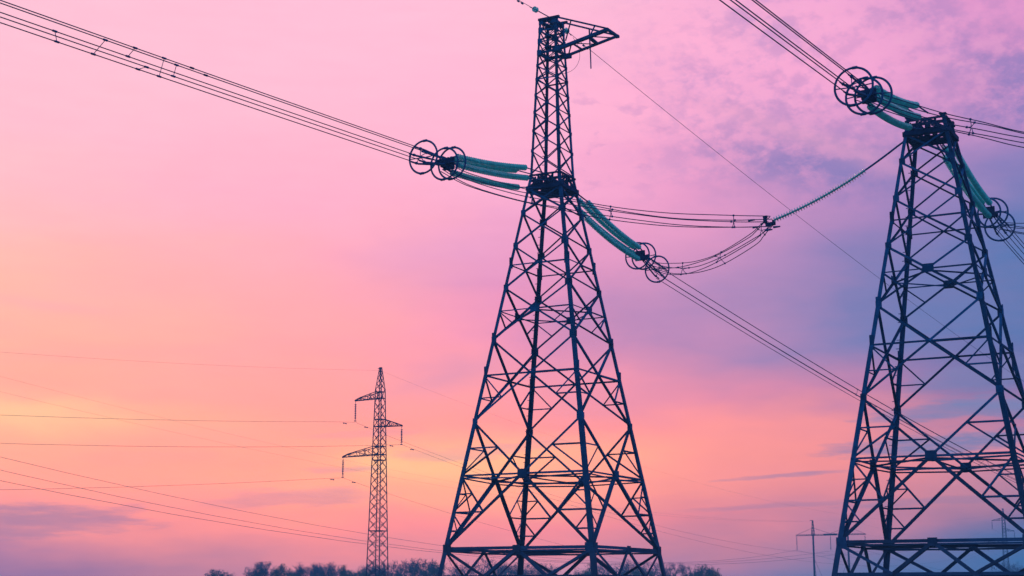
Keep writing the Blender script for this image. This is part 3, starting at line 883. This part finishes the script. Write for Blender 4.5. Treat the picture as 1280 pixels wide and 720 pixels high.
def jumper(shift, parts, label, w0):
    t = thing('jumper_bundle', label, 'power cables', HOLD + shift, 0, 'jumper cable bundles')
    base = V(t.location)
    for start, profile, rads in parts:
        a = V(start) + shift
        h = HOLD + shift
        flat = V((h.x - a.x, h.y - a.y, 0)).normalized()
        side = V((flat.y, -flat.x, 0))
        path = smooth_path([a] + [V((a.x + (h.x - a.x) * f, a.y + (h.y - a.y) * f, z)) for f, z in profile])
        n = len(path)
        offs = [(0, .33), (-.30, .12), (.30, .06), (-.2, -.28), (.2, -.30)]
        def P(k, i):
            f = i / (n - 1)
            g = rads[0] + (rads[1] - rads[0]) * min(1, f * 5) if f < .5 else rads[1] + (rads[2] - rads[1]) * max(0, (f - .8) * 5)
            wob = .05 * sin(f * 9 + k * 2.1)
            return path[i] + side * (offs[k][0] * g + wob) + V((0, 0, offs[k][1] * g + wob * .6)) - base
        for k in range(5):
            m_ = MB()
            m_.tube([P(k, i) for i in range(n)], .022, 5)
            m_.build('jumper_cable', CABLE, t)
        for f in (.30, .575, .885) if w0 else (.34, .62, .9):
            i = int(f * (n - 1))
            m_ = MB()
            c = sum((P(k, i) for k in range(5)), V((0, 0, 0))) / 5
            for k in (0, 1, 3, 4, 2):
                p = P(k, i)
                m_.tube([p, p.lerp(c, .75) + side * .05, c], .018, 5)
                m_.box(p, .08, .08, .08)
            m_.build('spacer', HARDWARE, t)
    return t


left_yoke = along(T1, 238, 10.6, 0, 22.05)
right_yoke = along(T1, 57, 11.4, 0, 21.15)
prof_l = [(.08, 21.38), (.225, 20.80), (.346, 20.52), (.443, 20.26), (.573, 20.02), (.715, 19.88), (.883, 19.93), (1, 20.05)]
prof_r = [(.14, 20.45), (.30, 19.92), (.447, 19.63), (.62, 19.50), (.86, 19.62), (.93, 19.78), (1, 20.05)]
jumper(V((0, 0, 0)), [(left_yoke, prof_l, (.9, 1.0, .8)), (right_yoke, prof_r, (.6, 1.0, .7))],
       'loose jumper wires looping between the two towers to a hanging yoke', True)
jumper(T2 - T1, [(left_yoke + V((0, 0, .35)), [(f, z + .6) for f, z in prof_l], (.9, 1.0, .8)), (right_yoke, prof_r, (.6, 1.0, .7))],
       'jumper wires leaving through the right edge beside the flat-topped tower', False)

# the long support string that pulls the jumper out sideways
sup = thing('insulator_string', 'long thin spiny insulator string slung from the flat-topped tower to the jumper', 'insulator', HOLD)
g = MB()
pA, pB = V((0, 0, 0)), V((18.72, 71.18, 23.05)) - HOLD
path = sagged(pA + V((.15, -.08, .06)), pB, .30, 20)
g.discs(path[:16], 36, .165, .05, n=8)
g.build('glass_string', GLASS, sup)
g = MB()
g.tube(path, .04, 6)
g.build('core_rod', HARDWARE, sup)
g = MB()
g.tube(path[15:] + [V((19.0, 70.62, 23.2)) - HOLD], .05, 6)
g.build('link_rod', HARDWARE, sup)
g = MB()
rot = Matrix.Rotation(R(-28), 3, 'Z')
g.box((-.24, .13, .10), .10, .34, .30, rot)
g.box((-.05, .02, -.12), .40, .08, .18, rot)
g.box((.16, -.07, -.06), .10, .28, .22, rot)
g.box((-.24, .08, .27), .22, .10, .11, rot)
g.build('yoke_plate', RIVETED, sup)
for x, z in ((-1.05, .16), (-.85, -.22), (-.25, -.42), (.12, -.30)):
    g = MB()
    g.tube([V((x, -x * .4, z)), V((x + .34, -x * .4 - .1, z + .02))], .06, 6, .035)
    g.build('jumper_clamp', HARDWARE, sup)


# ------------------------------------------------------------------ earth wire of the masted tower
def earth_wire(pts, label, damper_at, r=.015):
    t = thing('earth_wire', label, 'wire', pts[0], 0, 'earth wires of the masted tower')
    base = V(pts[0])
    g = MB()
    P = [V(p) - base for p in pts]
    g.tube(P, r, 5)
    g.build('wire', CABLE, t)
    for f in damper_at:
        i = int(f)
        c = P[i].lerp(P[i + 1], f - i)
        u = (P[i + 1] - P[i]).normalized()
        g = MB()
        g.tube([c - u * .24 - V((0, 0, .07)), c + u * .24 - V((0, 0, .07))], .012, 5)
        g.tube([c - u * .28 - V((0, 0, .07)), c - u * .13 - V((0, 0, .07))], .05, 6)
        g.tube([c + u * .13 - V((0, 0, .07)), c + u * .28 - V((0, 0, .07))], .05, 6)
        g.build('vibration_damper', HARDWARE, t)


earth_wire([along(T1, 238, d, 0, 33.03 - .028 * (d - 1.7)) for d in [2.05, 2.6, 3.3, 4, 6, 10, 20, 40, 70, 110]],
           'thin wire rising left from the tip of the tall mast', [2.02])
earth_wire([along(T1, 58, d, 0, 32.9 - .108 * (d - 1.9) + .00022 * (d - 1.9) ** 2 * 1.25) for d in [2.1, 2.7, 3.4, 4.1, 6] + list(range(8, 120, 4)) + list(range(120, 330, 12))],
           'thin wire falling right from the mast past the flat-topped tower', [2.6])
for hd, d, z, lb in ((238, 1.75, 33.03, 'single glass insulator at the left of the mast top'), (58, 1.65, 32.9, 'single glass insulator at the right of the mast under the arm')):
    t = thing('earth_wire_insulator', lb, 'insulator', along(T1, hd, d, 0, z), 0, 'earth wire insulators')
    base = V(t.location)
    g = MB()
    s = 1 if hd == 238 else 2.2
    g.discs([along(T1, hd, d - .16, 0, z + .012 * s) - base, along(T1, hd, d + .2, 0, z - .012 * s) - base], 2, .16, .05, n=12)
    g.build('glass_disc', GLASS, t)
    g = MB()
    g.tube([along(T1, hd, .3, 0, z + .06 * s) - base, along(T1, hd, d - .1, 0, z + .01) - base], .03)
    g.tube([along(T1, hd, d + .18, 0, z - .01) - base, along(T1, hd, d + .55, 0, z - .04 * s) - base], .025)
    g.build('link_rod', HARDWARE, t)
# the slack tail that bridges the earth wire round the mast
g = MB()
ctr = along(T1, 58, 2.3, 0, 32.75)
loop = [ctr + V((.05, .05, 0)), ctr + V((.35, .2, -.5)), ctr + V((.42, .2, -1.2)), ctr + V((.1, 0, -1.9)), ctr + V((-.55, -.3, -2.3)), ctr + V((-1.2, -.8, -2.35))]
g.tube(smooth_path(loop), .011, 5)
tag(g.build('bonding_cable', CABLE), 'thin slack cable curling below the arm of the masted tower', 'cable')


# ------------------------------------------------------------------ the slim pylons
PYH = R(60.5 - 90)


def slim_half(z):
    if z < 27.0:
        return (1.48 - (1.48 - .61) * z / 27.0) / 1.4142
    return (.61 + (.10 - .61) * (z - 27.0) / 3.0) / 1.4142


def slim_corner(k, z):
    h = slim_half(z)
    return V((SIGN[k][0] * h, SIGN[k][1] * h, z))


ARMS = [(25.85, 26.65, -3.75, 2.5), (22.3, 23.2, 3.30, 2.25), (18.8, 19.8, -5.5, 2.45)]     # lower chord, upper chord, tip


def slim_pylon(loc, label, fine):
    t = thing('lattice_pylon', label, 'pylon', loc, PYH, 'slim lattice pylons')
    for k in range(4):
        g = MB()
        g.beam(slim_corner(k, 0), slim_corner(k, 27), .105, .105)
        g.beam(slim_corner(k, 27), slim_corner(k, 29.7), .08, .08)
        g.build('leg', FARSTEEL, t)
    lv = [0]
    while lv[-1] < 26.2:
        lv.append(lv[-1] + (1.25 - .012 * lv[-1]))
    lv[-1] = 27.0
    lv += [27.7, 28.4, 29.05, 29.65]
    mass = MB()
    for i, j, n in FACES:
        for q, (a, b_) in enumerate(zip(lv, lv[1:])):
            for p_, q_ in (((i, a), (j, b_)), ((j, a), (i, b_))):
                if fine:
                    bar(t, 'diagonal_brace', slim_corner(*p_), slim_corner(*q_), .055, n, ANGLE_FAR)
                else:
                    mass.beam(slim_corner(*p_), slim_corner(*q_), .05, .05)
        for z in (9.4, 18.1, 18.8, 19.8, 22.3, 23.2, 25.85, 26.65):
            if fine:
                bar(t, 'horizontal_brace', slim_corner(i, z), slim_corner(j, z), .10, n, ANGLE_FAR)
            else:
                mass.beam(slim_corner(i, z), slim_corner(j, z), .09, .09)
    if not fine:
        tag(mass.build('lattice_bracing', FARSTEEL, t), kind='stuff')
    g = MB()
    g.box((0, 0, 29.68), .32, .24, .18)
    g.box((-.25, 0, 29.66), .3, .08, .08)
    g.build('peak_cap', FARSTEEL, t)
    for zl, zu, tip, hh in ARMS:
        s = 1 if tip > 0 else -1
        h = slim_half(zl)
        hu = slim_half(zu)
        g = MB()
        E = V((tip, 0, zl - .1))
        for y in (-1, 1):
            g.beam((s * h, y * h, zl), E + V((0, y * .07, 0)), .09, .09)
            K = V((tip - s * .75, y * .16, zl + .26))
            g.beam((s * hu, y * hu, zu), K, .08, .08)
            g.beam(K, E + V((0, y * .07, .12)), .07, .07)
        g.box(E + V((0, 0, .02)), .2, .2, .16)
        arm = g.build('crossarm', FARSTEEL, t)
        npan = 4
        pl = lambda y, f: V((s * h, y * h, zl)).lerp(E + V((0, y * .07, 0)), f)
        pu = lambda y, f: V((s * hu, y * hu, zu)).lerp(V((tip - s * .75, y * .16, zl + .26)), min(1, f * 1.33))
        for q in range(npan):
            f0, f1 = q / npan, (q + 1) / npan
            for y in (-1, 1):
                for p, q_ in ((pl(y, f0), pu(y, f1)), (pu(y, f1), pl(y, f1))):
                    m_ = MB()
                    m_.beam(p, q_, .05, .05)
                    m_.build('arm_brace', FARSTEEL, arm)
            if q in (1, 3):
                m_ = MB()
                m_.beam(pl(-1, f0 + .05), pu(1, f0 + .05), .06, .06)
                m_.beam(pl(1, f0 + .05), pu(-1, f0 + .05), .06, .06)
                m_.build('arm_brace', FARSTEEL, arm)
    f = MB()
    for k in range(4):
        c = slim_corner(k, 0)
        f.box((c.x, c.y, .1), .6, .6, .4)
    f.build('footing', CONCRETE, t)
    return t


PA, PB = V((-16.54, 190.0, 0)), V((162.94, 510.0, 0))
ax_arm = V((cos(PYH), sin(PYH), 0))
slim_pylon(PA, 'slim lattice pylon with three short arms in the left distance', True)
slim_pylon(PB, 'small hazy lattice pylon far off behind the flat-topped tower', False)


def suspension(p, L, label, group, r=.13, n=9, double=False):
    t = thing('insulator_string', label, 'insulator', p, 0, group)
    g = MB()
    g.discs([(0, 0, -.35), (0, 0, -L + .12)], n, r, .05, n=8)
    g.build('glass_string', HARDWARE, t)
    g = MB()
    g.tube([(0, 0, 0), (0, 0, -.4)], .03)
    g.tube([(0, 0, -L + .15), (0, 0, -L)], .04)
    g.box((0, 0, -L), .3, .16, .1)
    g.build('clamp', HARDWARE, t)


arm_names = ['upper left arm', 'right arm', 'lower left arm']
for base, near in ((PA, True), (PB, False)):
    for (zl, zu, tip, hh), nm in zip(ARMS, arm_names):
        suspension(base + ax_arm * tip + V((0, 0, zl - .15)), hh,
                   'short insulator string hanging from the %s of the %s pylon' % (nm, 'slim left' if near else 'small far right'),
                   'insulators of the slim pylons', .15 if near else .17)


def overhead_wire(pts, label, group, r=.02, dampers=()):
    t = thing('overhead_wire', label, 'wire', pts[0], 0, group)
    base = V(pts[0])
    P = [V(p) - base for p in pts]
    g = MB()
    g.tube(P, r, 5)
    g.build('wire', CABLE, t)
    for c, u in dampers:
        c = V(c) - base
        g = MB()
        u = V(u).normalized()
        g.tube([c - u * .25 - V((0, 0, .1)), c + u * .25 - V((0, 0, .1))], .02, 5)
        g.tube([c - u * .34 - V((0, 0, .12)), c - u * .12 - V((0, 0, .12))], .07, 6)
        g.tube([c + u * .12 - V((0, 0, .12)), c + u * .34 - V((0, 0, .12))], .07, 6)
        g.build('vibration_damper', HARDWARE, t)


hd_a = V((cos(R(60.5)), sin(R(60.5)), 0))
span = (PB - PA).length
wire_lab = ['wire held by the upper left arm of the slim pylon', 'wire held by the right arm of the slim pylon', 'wire held by the lower left arm of the slim pylon']
LEFT = [(.000269, .102, 23.13), (.000314, .1025, 19.9), (.000274, .1019, 16.18), (.000329, .1194, 29.385)]   # sag curve towards the left edge
RIGHT = [(.000371, -.134, 22.95), (.000347, -.1275, 19.88), (.000362, -.1325, 16.05), (.000267, -.1005, 29.3)]
for k, lb in enumerate(wire_lab + ['faint earth wire over the tip of the slim pylon']):
    off = ax_arm * ARMS[k][2] if k < 3 else V((0, 0, 0))
    q = lambda c, d: c[0] * d * d + c[1] * d + c[2]
    pts = [PA + off - hd_a * d + V((0, 0, q(LEFT[k], -d))) for d in (190, 150, 120, 95, 75, 60, 48, 38, 28, 20, 12, 6)]
    zc = (LEFT[k][2] + RIGHT[k][2]) / 2
    c0 = PA + off + V((0, 0, zc))
    pts.append(c0)
    pts += [PA + off + (PB - PA) * (d / span) + V((0, 0, q(RIGHT[k], d))) for d in (8, 16, 24, 36, 48, 64, 80, 100, 120, 140, 160, 185, 210, 240, 270, 300, 330, 350)]
    zb = (ARMS[k][0] - .2 - ARMS[k][3]) if k < 3 else 29.6
    pts.append(PB + off + V((0, 0, zb)))
    pts += [PB + off + hd_a * d + V((0, 0, zb - .105 * d + .0003 * d * d)) for d in (30, 60, 100, 150, 200)]
    dm = [(c0 - hd_a * 2.2 + V((0, 0, -.23)), hd_a), (c0 + hd_a * 2.4 + V((0, 0, -.30)), hd_a)] if k < 3 else []
    overhead_wire(pts, lb, 'wires of the slim pylons', .015 if k < 3 else .007, dm)

# ------------------------------------------------------------------ the portal in the right distance
PC = V((99.97, 484.0, 0))
ph = R(58)
pdir = V((cos(ph), sin(ph), 0))
pn = V((sin(ph), -cos(ph), 0))
po = thing('portal_pylon', 'far two-legged portal mast with a long crossarm left of the flat-topped tower', 'pylon', PC, ph - pi / 2)
for s in (-1, 1):
    g = MB()
    g.tube([(s * 5.7, 0, 0), (s * 5.7, 0, 20.3)], .36, 10, .27)
    g.build('pole', POLE, po)
    g = MB()
    x = s * 5.7
    for a, b_ in SIGN:
        g.beam((x + a * .42, b_ * .42, 20.1), (x + a * .14, b_ * .14, 24.6), .09, .09)
    for q in range(5):
        z0, z1 = 20.1 + q * .9, 21.0 + q * .9
        w0, w1 = .42 - q * .056, .42 - (q + 1) * .056
        for (i, j, n) in FACES:
            a, b_ = SIGN[i], SIGN[j]
            g.beam((x + a[0] * w0, a[1] * w0, z0), (x + b_[0] * w1, b_[1] * w1, z1), .06, .06)
            g.beam((x + b_[0] * w0, b_[1] * w0, z0), (x + a[0] * w1, a[1] * w1, z1), .06, .06)
    g.box((x, 0, 24.65), .34, .34, .2)
    g.box((x + (-.5 if s < 0 else .5), 0, 24.75), .9, .12, .12)
    g.build('peak', POLE, po)
g = MB()
for y in (-.3, .3):
    g.beam((-11.5, y, 20.0), (11.5, y, 20.0), .12, .16)
    g.beam((-11.3, y * .6, 20.35), (11.3, y * .6, 20.35), .10, .10)
for q in range(23):
    x = -11.5 + q
    g.beam((x, .3 if q % 2 else -.3, 20.0), (x + 1, -.3 if q % 2 else .3, 20.35), .07, .07)
g.box((0, 0, 20.2), 4.2, .7, .55)
g.build('crossarm', POLE, po)
for a, b_ in (((-5.7, 0, 22.4), (-11.2, 0, 20.3)), ((-5.7, 0, 22.4), (0, 0, 20.5)), ((5.7, 0, 22.4), (0, 0, 20.5)), ((5.7, 0, 22.4), (11.2, 0, 20.3))):
    g = MB()
    g.tube([a, b_], .045)
    g.build('tie_rod', POLE, po)
for s in (-1, 1):
    g = MB()
    g.tube([(s * 5.7, 0, 13.0), (s * 2.2, -5.5, 0)], .04)
    g.tube([(s * 5.7, 0, 13.0), (s * 2.2, 5.5, 0)], .04)
    g.build('guy_wire', POLE, po)
PW = [(2.070529e-07, 0.0004430714, 0.09936892, 15.58978), (-2.06436e-07, 0.0002073277, 0.07751881, 15.12442), (-2.096183e-07, 0.0001685686, 0.07605826, 15.16415)]
ONWARD = (20, 45, 80, 120, 160, 210, 260, 320)
for k, nm in enumerate(('left tip', 'centre', 'right tip')):
    off = pn * ((k - 1) * 11.2)
    suspension(PC + off + V((0, 0, 19.9)), 4.4, 'insulator string under the %s of the portal crossarm' % nm, 'insulators of the portal', .2, 14)
    c3, c2, c1, c0 = PW[k]
    pts = [PC + off + pdir * d + V((0, 0, c3 * d ** 3 + c2 * d * d + c1 * d + c0)) for d in range(-400, 1, 20)]
    pts += [PC + off + pdir * d + V((0, 0, c0 - .085 * d + .00028 * d * d)) for d in ONWARD]
    overhead_wire(pts, ('highest', 'middle', 'lowest')[k] + ' of the three low wires slanting across the lower left', 'wires of the portal line', .029)
for s, (c2, c1, c0), nm in ((-1, (.0002167, .0440, 24.5), 'upper faint wire slanting down behind the slim pylon'), (1, (.0002249, .06236, 24.7), 'lower faint wire slanting down behind the slim pylon')):
    off = pn * (s * 5.75)
    pts = [PC + off + pdir * d + V((0, 0, c2 * d * d + c1 * d + c0)) for d in range(-400, 1, 20)]
    pts += [PC + off + pdir * d + V((0, 0, c0 - .06 * d + .0002 * d * d)) for d in ONWARD]
    overhead_wire(pts, nm, 'wires of the portal line', .009)


# ------------------------------------------------------------------ trees along the far edge of the field
def tree(px, top, width, depth, leafy, seed, label, mat=None, slim=False):
    rr = random.Random(seed)
    # px, top, width: where the crown shows against the sky, as bearings from the road
    x = (px - 640) / 1902.9 / 1.0146 * depth
    h = 1.7 + (743 - top) / 1902.9 * depth * 1.0
    w = width * 1.25 / 1902.9 * depth
    t = thing('tree', label, 'tree', (x, depth, 0), rr.uniform(0, 6), 'trees along the far edge of the field')
    g = MB()
    tips = []
    th = h * (.30 if not slim else .2)
    tr = .03 * h ** .9 * .9
    lean = V((rr.uniform(-.1, .1), rr.uniform(-.1, .1), 0)) * h * .2
    g.tube([V((0, 0, 0)), V((lean.x * .3, lean.y * .3, th * .5)), V((lean.x * .6, lean.y * .6, th))], tr, 6, tr * .75)
    top_c = V((lean.x * .6, lean.y * .6, th))

    def grow(p, d, L, r, lev):
        q = p + d * L * .55 + V((rr.uniform(-1, 1), rr.uniform(-1, 1), rr.uniform(-.4, .6))) * L * .08
        e = q + (d + V((rr.uniform(-1, 1), rr.uniform(-1, 1), rr.uniform(-.2, .7))) * .32).normalized() * L * .5
        g.tube([p, q, e], r, 4 if lev < 2 else 3, r * .5, False)
        if lev >= 3:
            tips.append((e, d))
            tips.append((q, d))
            return
        for k in range(rr.choice((3, 4, 4)) if lev else 4):
            nd = (d + V((rr.gauss(0, .55), rr.gauss(0, .55), rr.gauss(.18, .35)))).normalized()
            grow(e if k < 2 else q, nd, L * rr.uniform(.55, .8), r * .48, lev + 1)

    nl = 6 if not slim else 4
    for k in range(nl):
        a = k * 2.4 + rr.uniform(-.4, .4)
        tilt = rr.uniform(.25, .95) if not slim else rr.uniform(.05, .2)
        d = V((cos(a) * sin(tilt), sin(a) * sin(tilt), cos(tilt))).normalized()
        grow(top_c - V((0, 0, th * .25 * rr.random())), d, (h - th) * .37, tr * .5, 0)
    # fit the skeleton to the crown's real size
    mz = max(p[2] for p in g.v)
    mr = sorted(max(abs(p[0]), abs(p[1])) for p in g.v)[int(len(g.v) * .97)]
    sz, sr = h / mz, (w / 2) / mr
    fit = lambda p: V((p[0] * sr, p[1] * sr, p[2] * sz))
    g.v = [tuple(fit(p)) for p in g.v]
    tips = [(fit(p), d) for p, d in tips]
    # twigs
    for p, d in tips:
        for _ in range(3 if leafy < .6 else 2):
            e = p + (d * .5 + V((rr.gauss(0, .6), rr.gauss(0, .6), rr.gauss(.25, .5)))).normalized() * rr.uniform(.35, .9) * (h / 9)
            if e.z > h * 1.02:
                continue
            g.tube([p, e], .022, 3, .008, False)
    g.build('trunk', BARK, t)
    c = MB()
    nleaf = int(len(tips) * (.35 + 3.2 * leafy))
    for _ in range(nleaf):
        p, d = tips[int(rr.random() ** 1.0 * len(tips)) % len(tips)]
        if leafy < .5 and p.z > h * (.55 + leafy * .6) and rr.random() > leafy:
            continue
        o = p + V((rr.gauss(0, .28), rr.gauss(0, .28), rr.gauss(0, .25))) * (h / 9)
        if o.z > h:
            continue
        s = rr.uniform(.07, .16) * (h / 9)
        a = V((rr.gauss(0, 1), rr.gauss(0, 1), rr.gauss(0, 1))).normalized()
        b_ = a.orthogonal().normalized()
        c_ = a.cross(b_)
        c.add([o - b_ * s, o + c_ * s * .7, o + b_ * s, o - c_ * s * .7], [(0, 1, 2, 3)])
    if c.v:
        c.build('crown', mat or LEAF_DARK, t)
    return t


TREES = [
    (275, 712, 26, 300, .75, 'low leafy tree, the leftmost of the tree row', LEAF_BLUE),
    (327, 703, 34, 290, .55, 'rounded half-bare tree, second from the left in the row', LEAF_BLUE),
    (352, 705, 26, 285, .85, 'leafy tree just right of the second tree from the left', LEAF_DARK),
    (371, 710, 20, 300, .7, 'small leafy tree in front of the bare grove left of the slim pylon', LEAF_BLUE),
    (388, 704, 30, 310, .30, 'twiggy tree at the left of the bare grove beside the slim pylon', LEAF_BLUE),
    (405, 703, 28, 315, .35, 'bluish twiggy tree in the middle of the bare grove beside the slim pylon', LEAF_BLUE),
    (420, 705, 30, 320, .08, 'airy leafless tree at the right of the bare grove beside the slim pylon', LEAF_BLUE),
    (429, 707, 5, 300, .9, 'pencil-thin upright tree left of the slim pylon', LEAF_DARK),
    (437, 713, 18, 290, .8, 'low bushy tree just left of the slim pylon', LEAF_DARK),
    (453, 711, 24, 285, .8, 'green bushy tree against the left leg of the slim pylon', LEAF_DARK),
    (465, 700, 26, 320, .2, 'tall bare tree directly behind the slim pylon', LEAF_BLUE),
    (484, 704, 30, 300, .65, 'dense bluish tree against the right leg of the slim pylon', LEAF_BLUE),
    (510, 702, 28, 310, .15, 'bare tree on the left of the clump between slim pylon and masted tower', LEAF_BLUE),
    (526, 699, 30, 300, .40, 'tallest tree of the clump between slim pylon and masted tower', LEAF_DARK),
    (541, 702, 28, 295, .50, 'green-based tree touching the left leg of the masted tower', LEAF_DARK),
    (561, 714, 22, 300, .5, 'low scrubby tree inside the left leg of the masted tower', LEAF_BLUE),
    (590, 698, 46, 310, .05, 'wide leafless tree under the left part of the masted tower', LEAF_BLUE),
    (622, 702, 34, 320, .08, 'smaller leafless tree right of the wide one under the masted tower', LEAF_BLUE),
    (653, 702, 36, 300, .45, 'blue-green tree behind the far leg of the masted tower', LEAF_BLUE),
    (683, 705, 32, 300, .65, 'leafy tree under the middle of the masted tower', LEAF_BLUE),
    (735, 705, 40, 285, .75, 'olive green tree at the near leg of the masted tower', LEAF_DARK),
    (772, 699, 46, 315, .25, 'broad bluish bare tree right of the near leg of the masted tower', LEAF_BLUE),
    (799, 708, 30, 280, .9, 'dark green bush-like tree between two bluish bare trees', LEAF_DARK),
    (823, 703, 42, 315, .22, 'bluish bare tree at the right leg of the masted tower', LEAF_BLUE),
    (862, 708, 26, 290, .6, 'loose leafy tree right of the masted tower', LEAF_BLUE),
    (883, 706, 26, 285, .65, 'spiky-topped leafy tree at the right end of the row', LEAF_DARK),
    (1268, 703, 44, 480, .7, 'hazy round tree at the far right edge by the small pylon', LEAF_BLUE),
]
for k, (px, top, wd, dp, lf, lb, mt) in enumerate(TREES):
    tree(px, top, wd, dp, lf, 100 + k, lb, mt, slim=wd < 8)

# ------------------------------------------------------------------ the field
g = MB()
n, rad = 48, 6000.0
g.v = [(0, 0, 0)] + [(cos(2 * pi * i / n) * r, sin(2 * pi * i / n) * r, 0) for r in (60, 400, 1500, rad) for i in range(n)]
g.f = [(0, 1 + i, 1 + (i + 1) % n) for i in range(n)]
for q in range(3):
    g.f += [(1 + q * n + i, 1 + (q + 1) * n + i, 1 + (q + 1) * n + (i + 1) % n, 1 + q * n + (i + 1) % n) for i in range(n)]
tag(g.build('field', FIELD), 'open field of rough grass under the power lines', None, None, 'structure')

# ------------------------------------------------------------------ evening haze
g = MB()
g.box((150, 300, 19), 900, 860, 42)
hz = tag(g.build('haze', bpy.data.materials.new('evening_haze')), kind='stuff')
hm = hz.data.materials[0]
hm.use_nodes = True
nt = hm.node_tree
nt.nodes.clear()
pv = nt.nodes.new('ShaderNodeVolumePrincipled')
pv.inputs['Color'].default_value = (.16, .62, 1.0, 1)
pv.inputs['Density'].default_value = .0012
pv.inputs['Anisotropy'].default_value = 0.0
mo = nt.nodes.new('ShaderNodeOutputMaterial')
nt.links.new(pv.outputs[0], mo.inputs['Volume'])
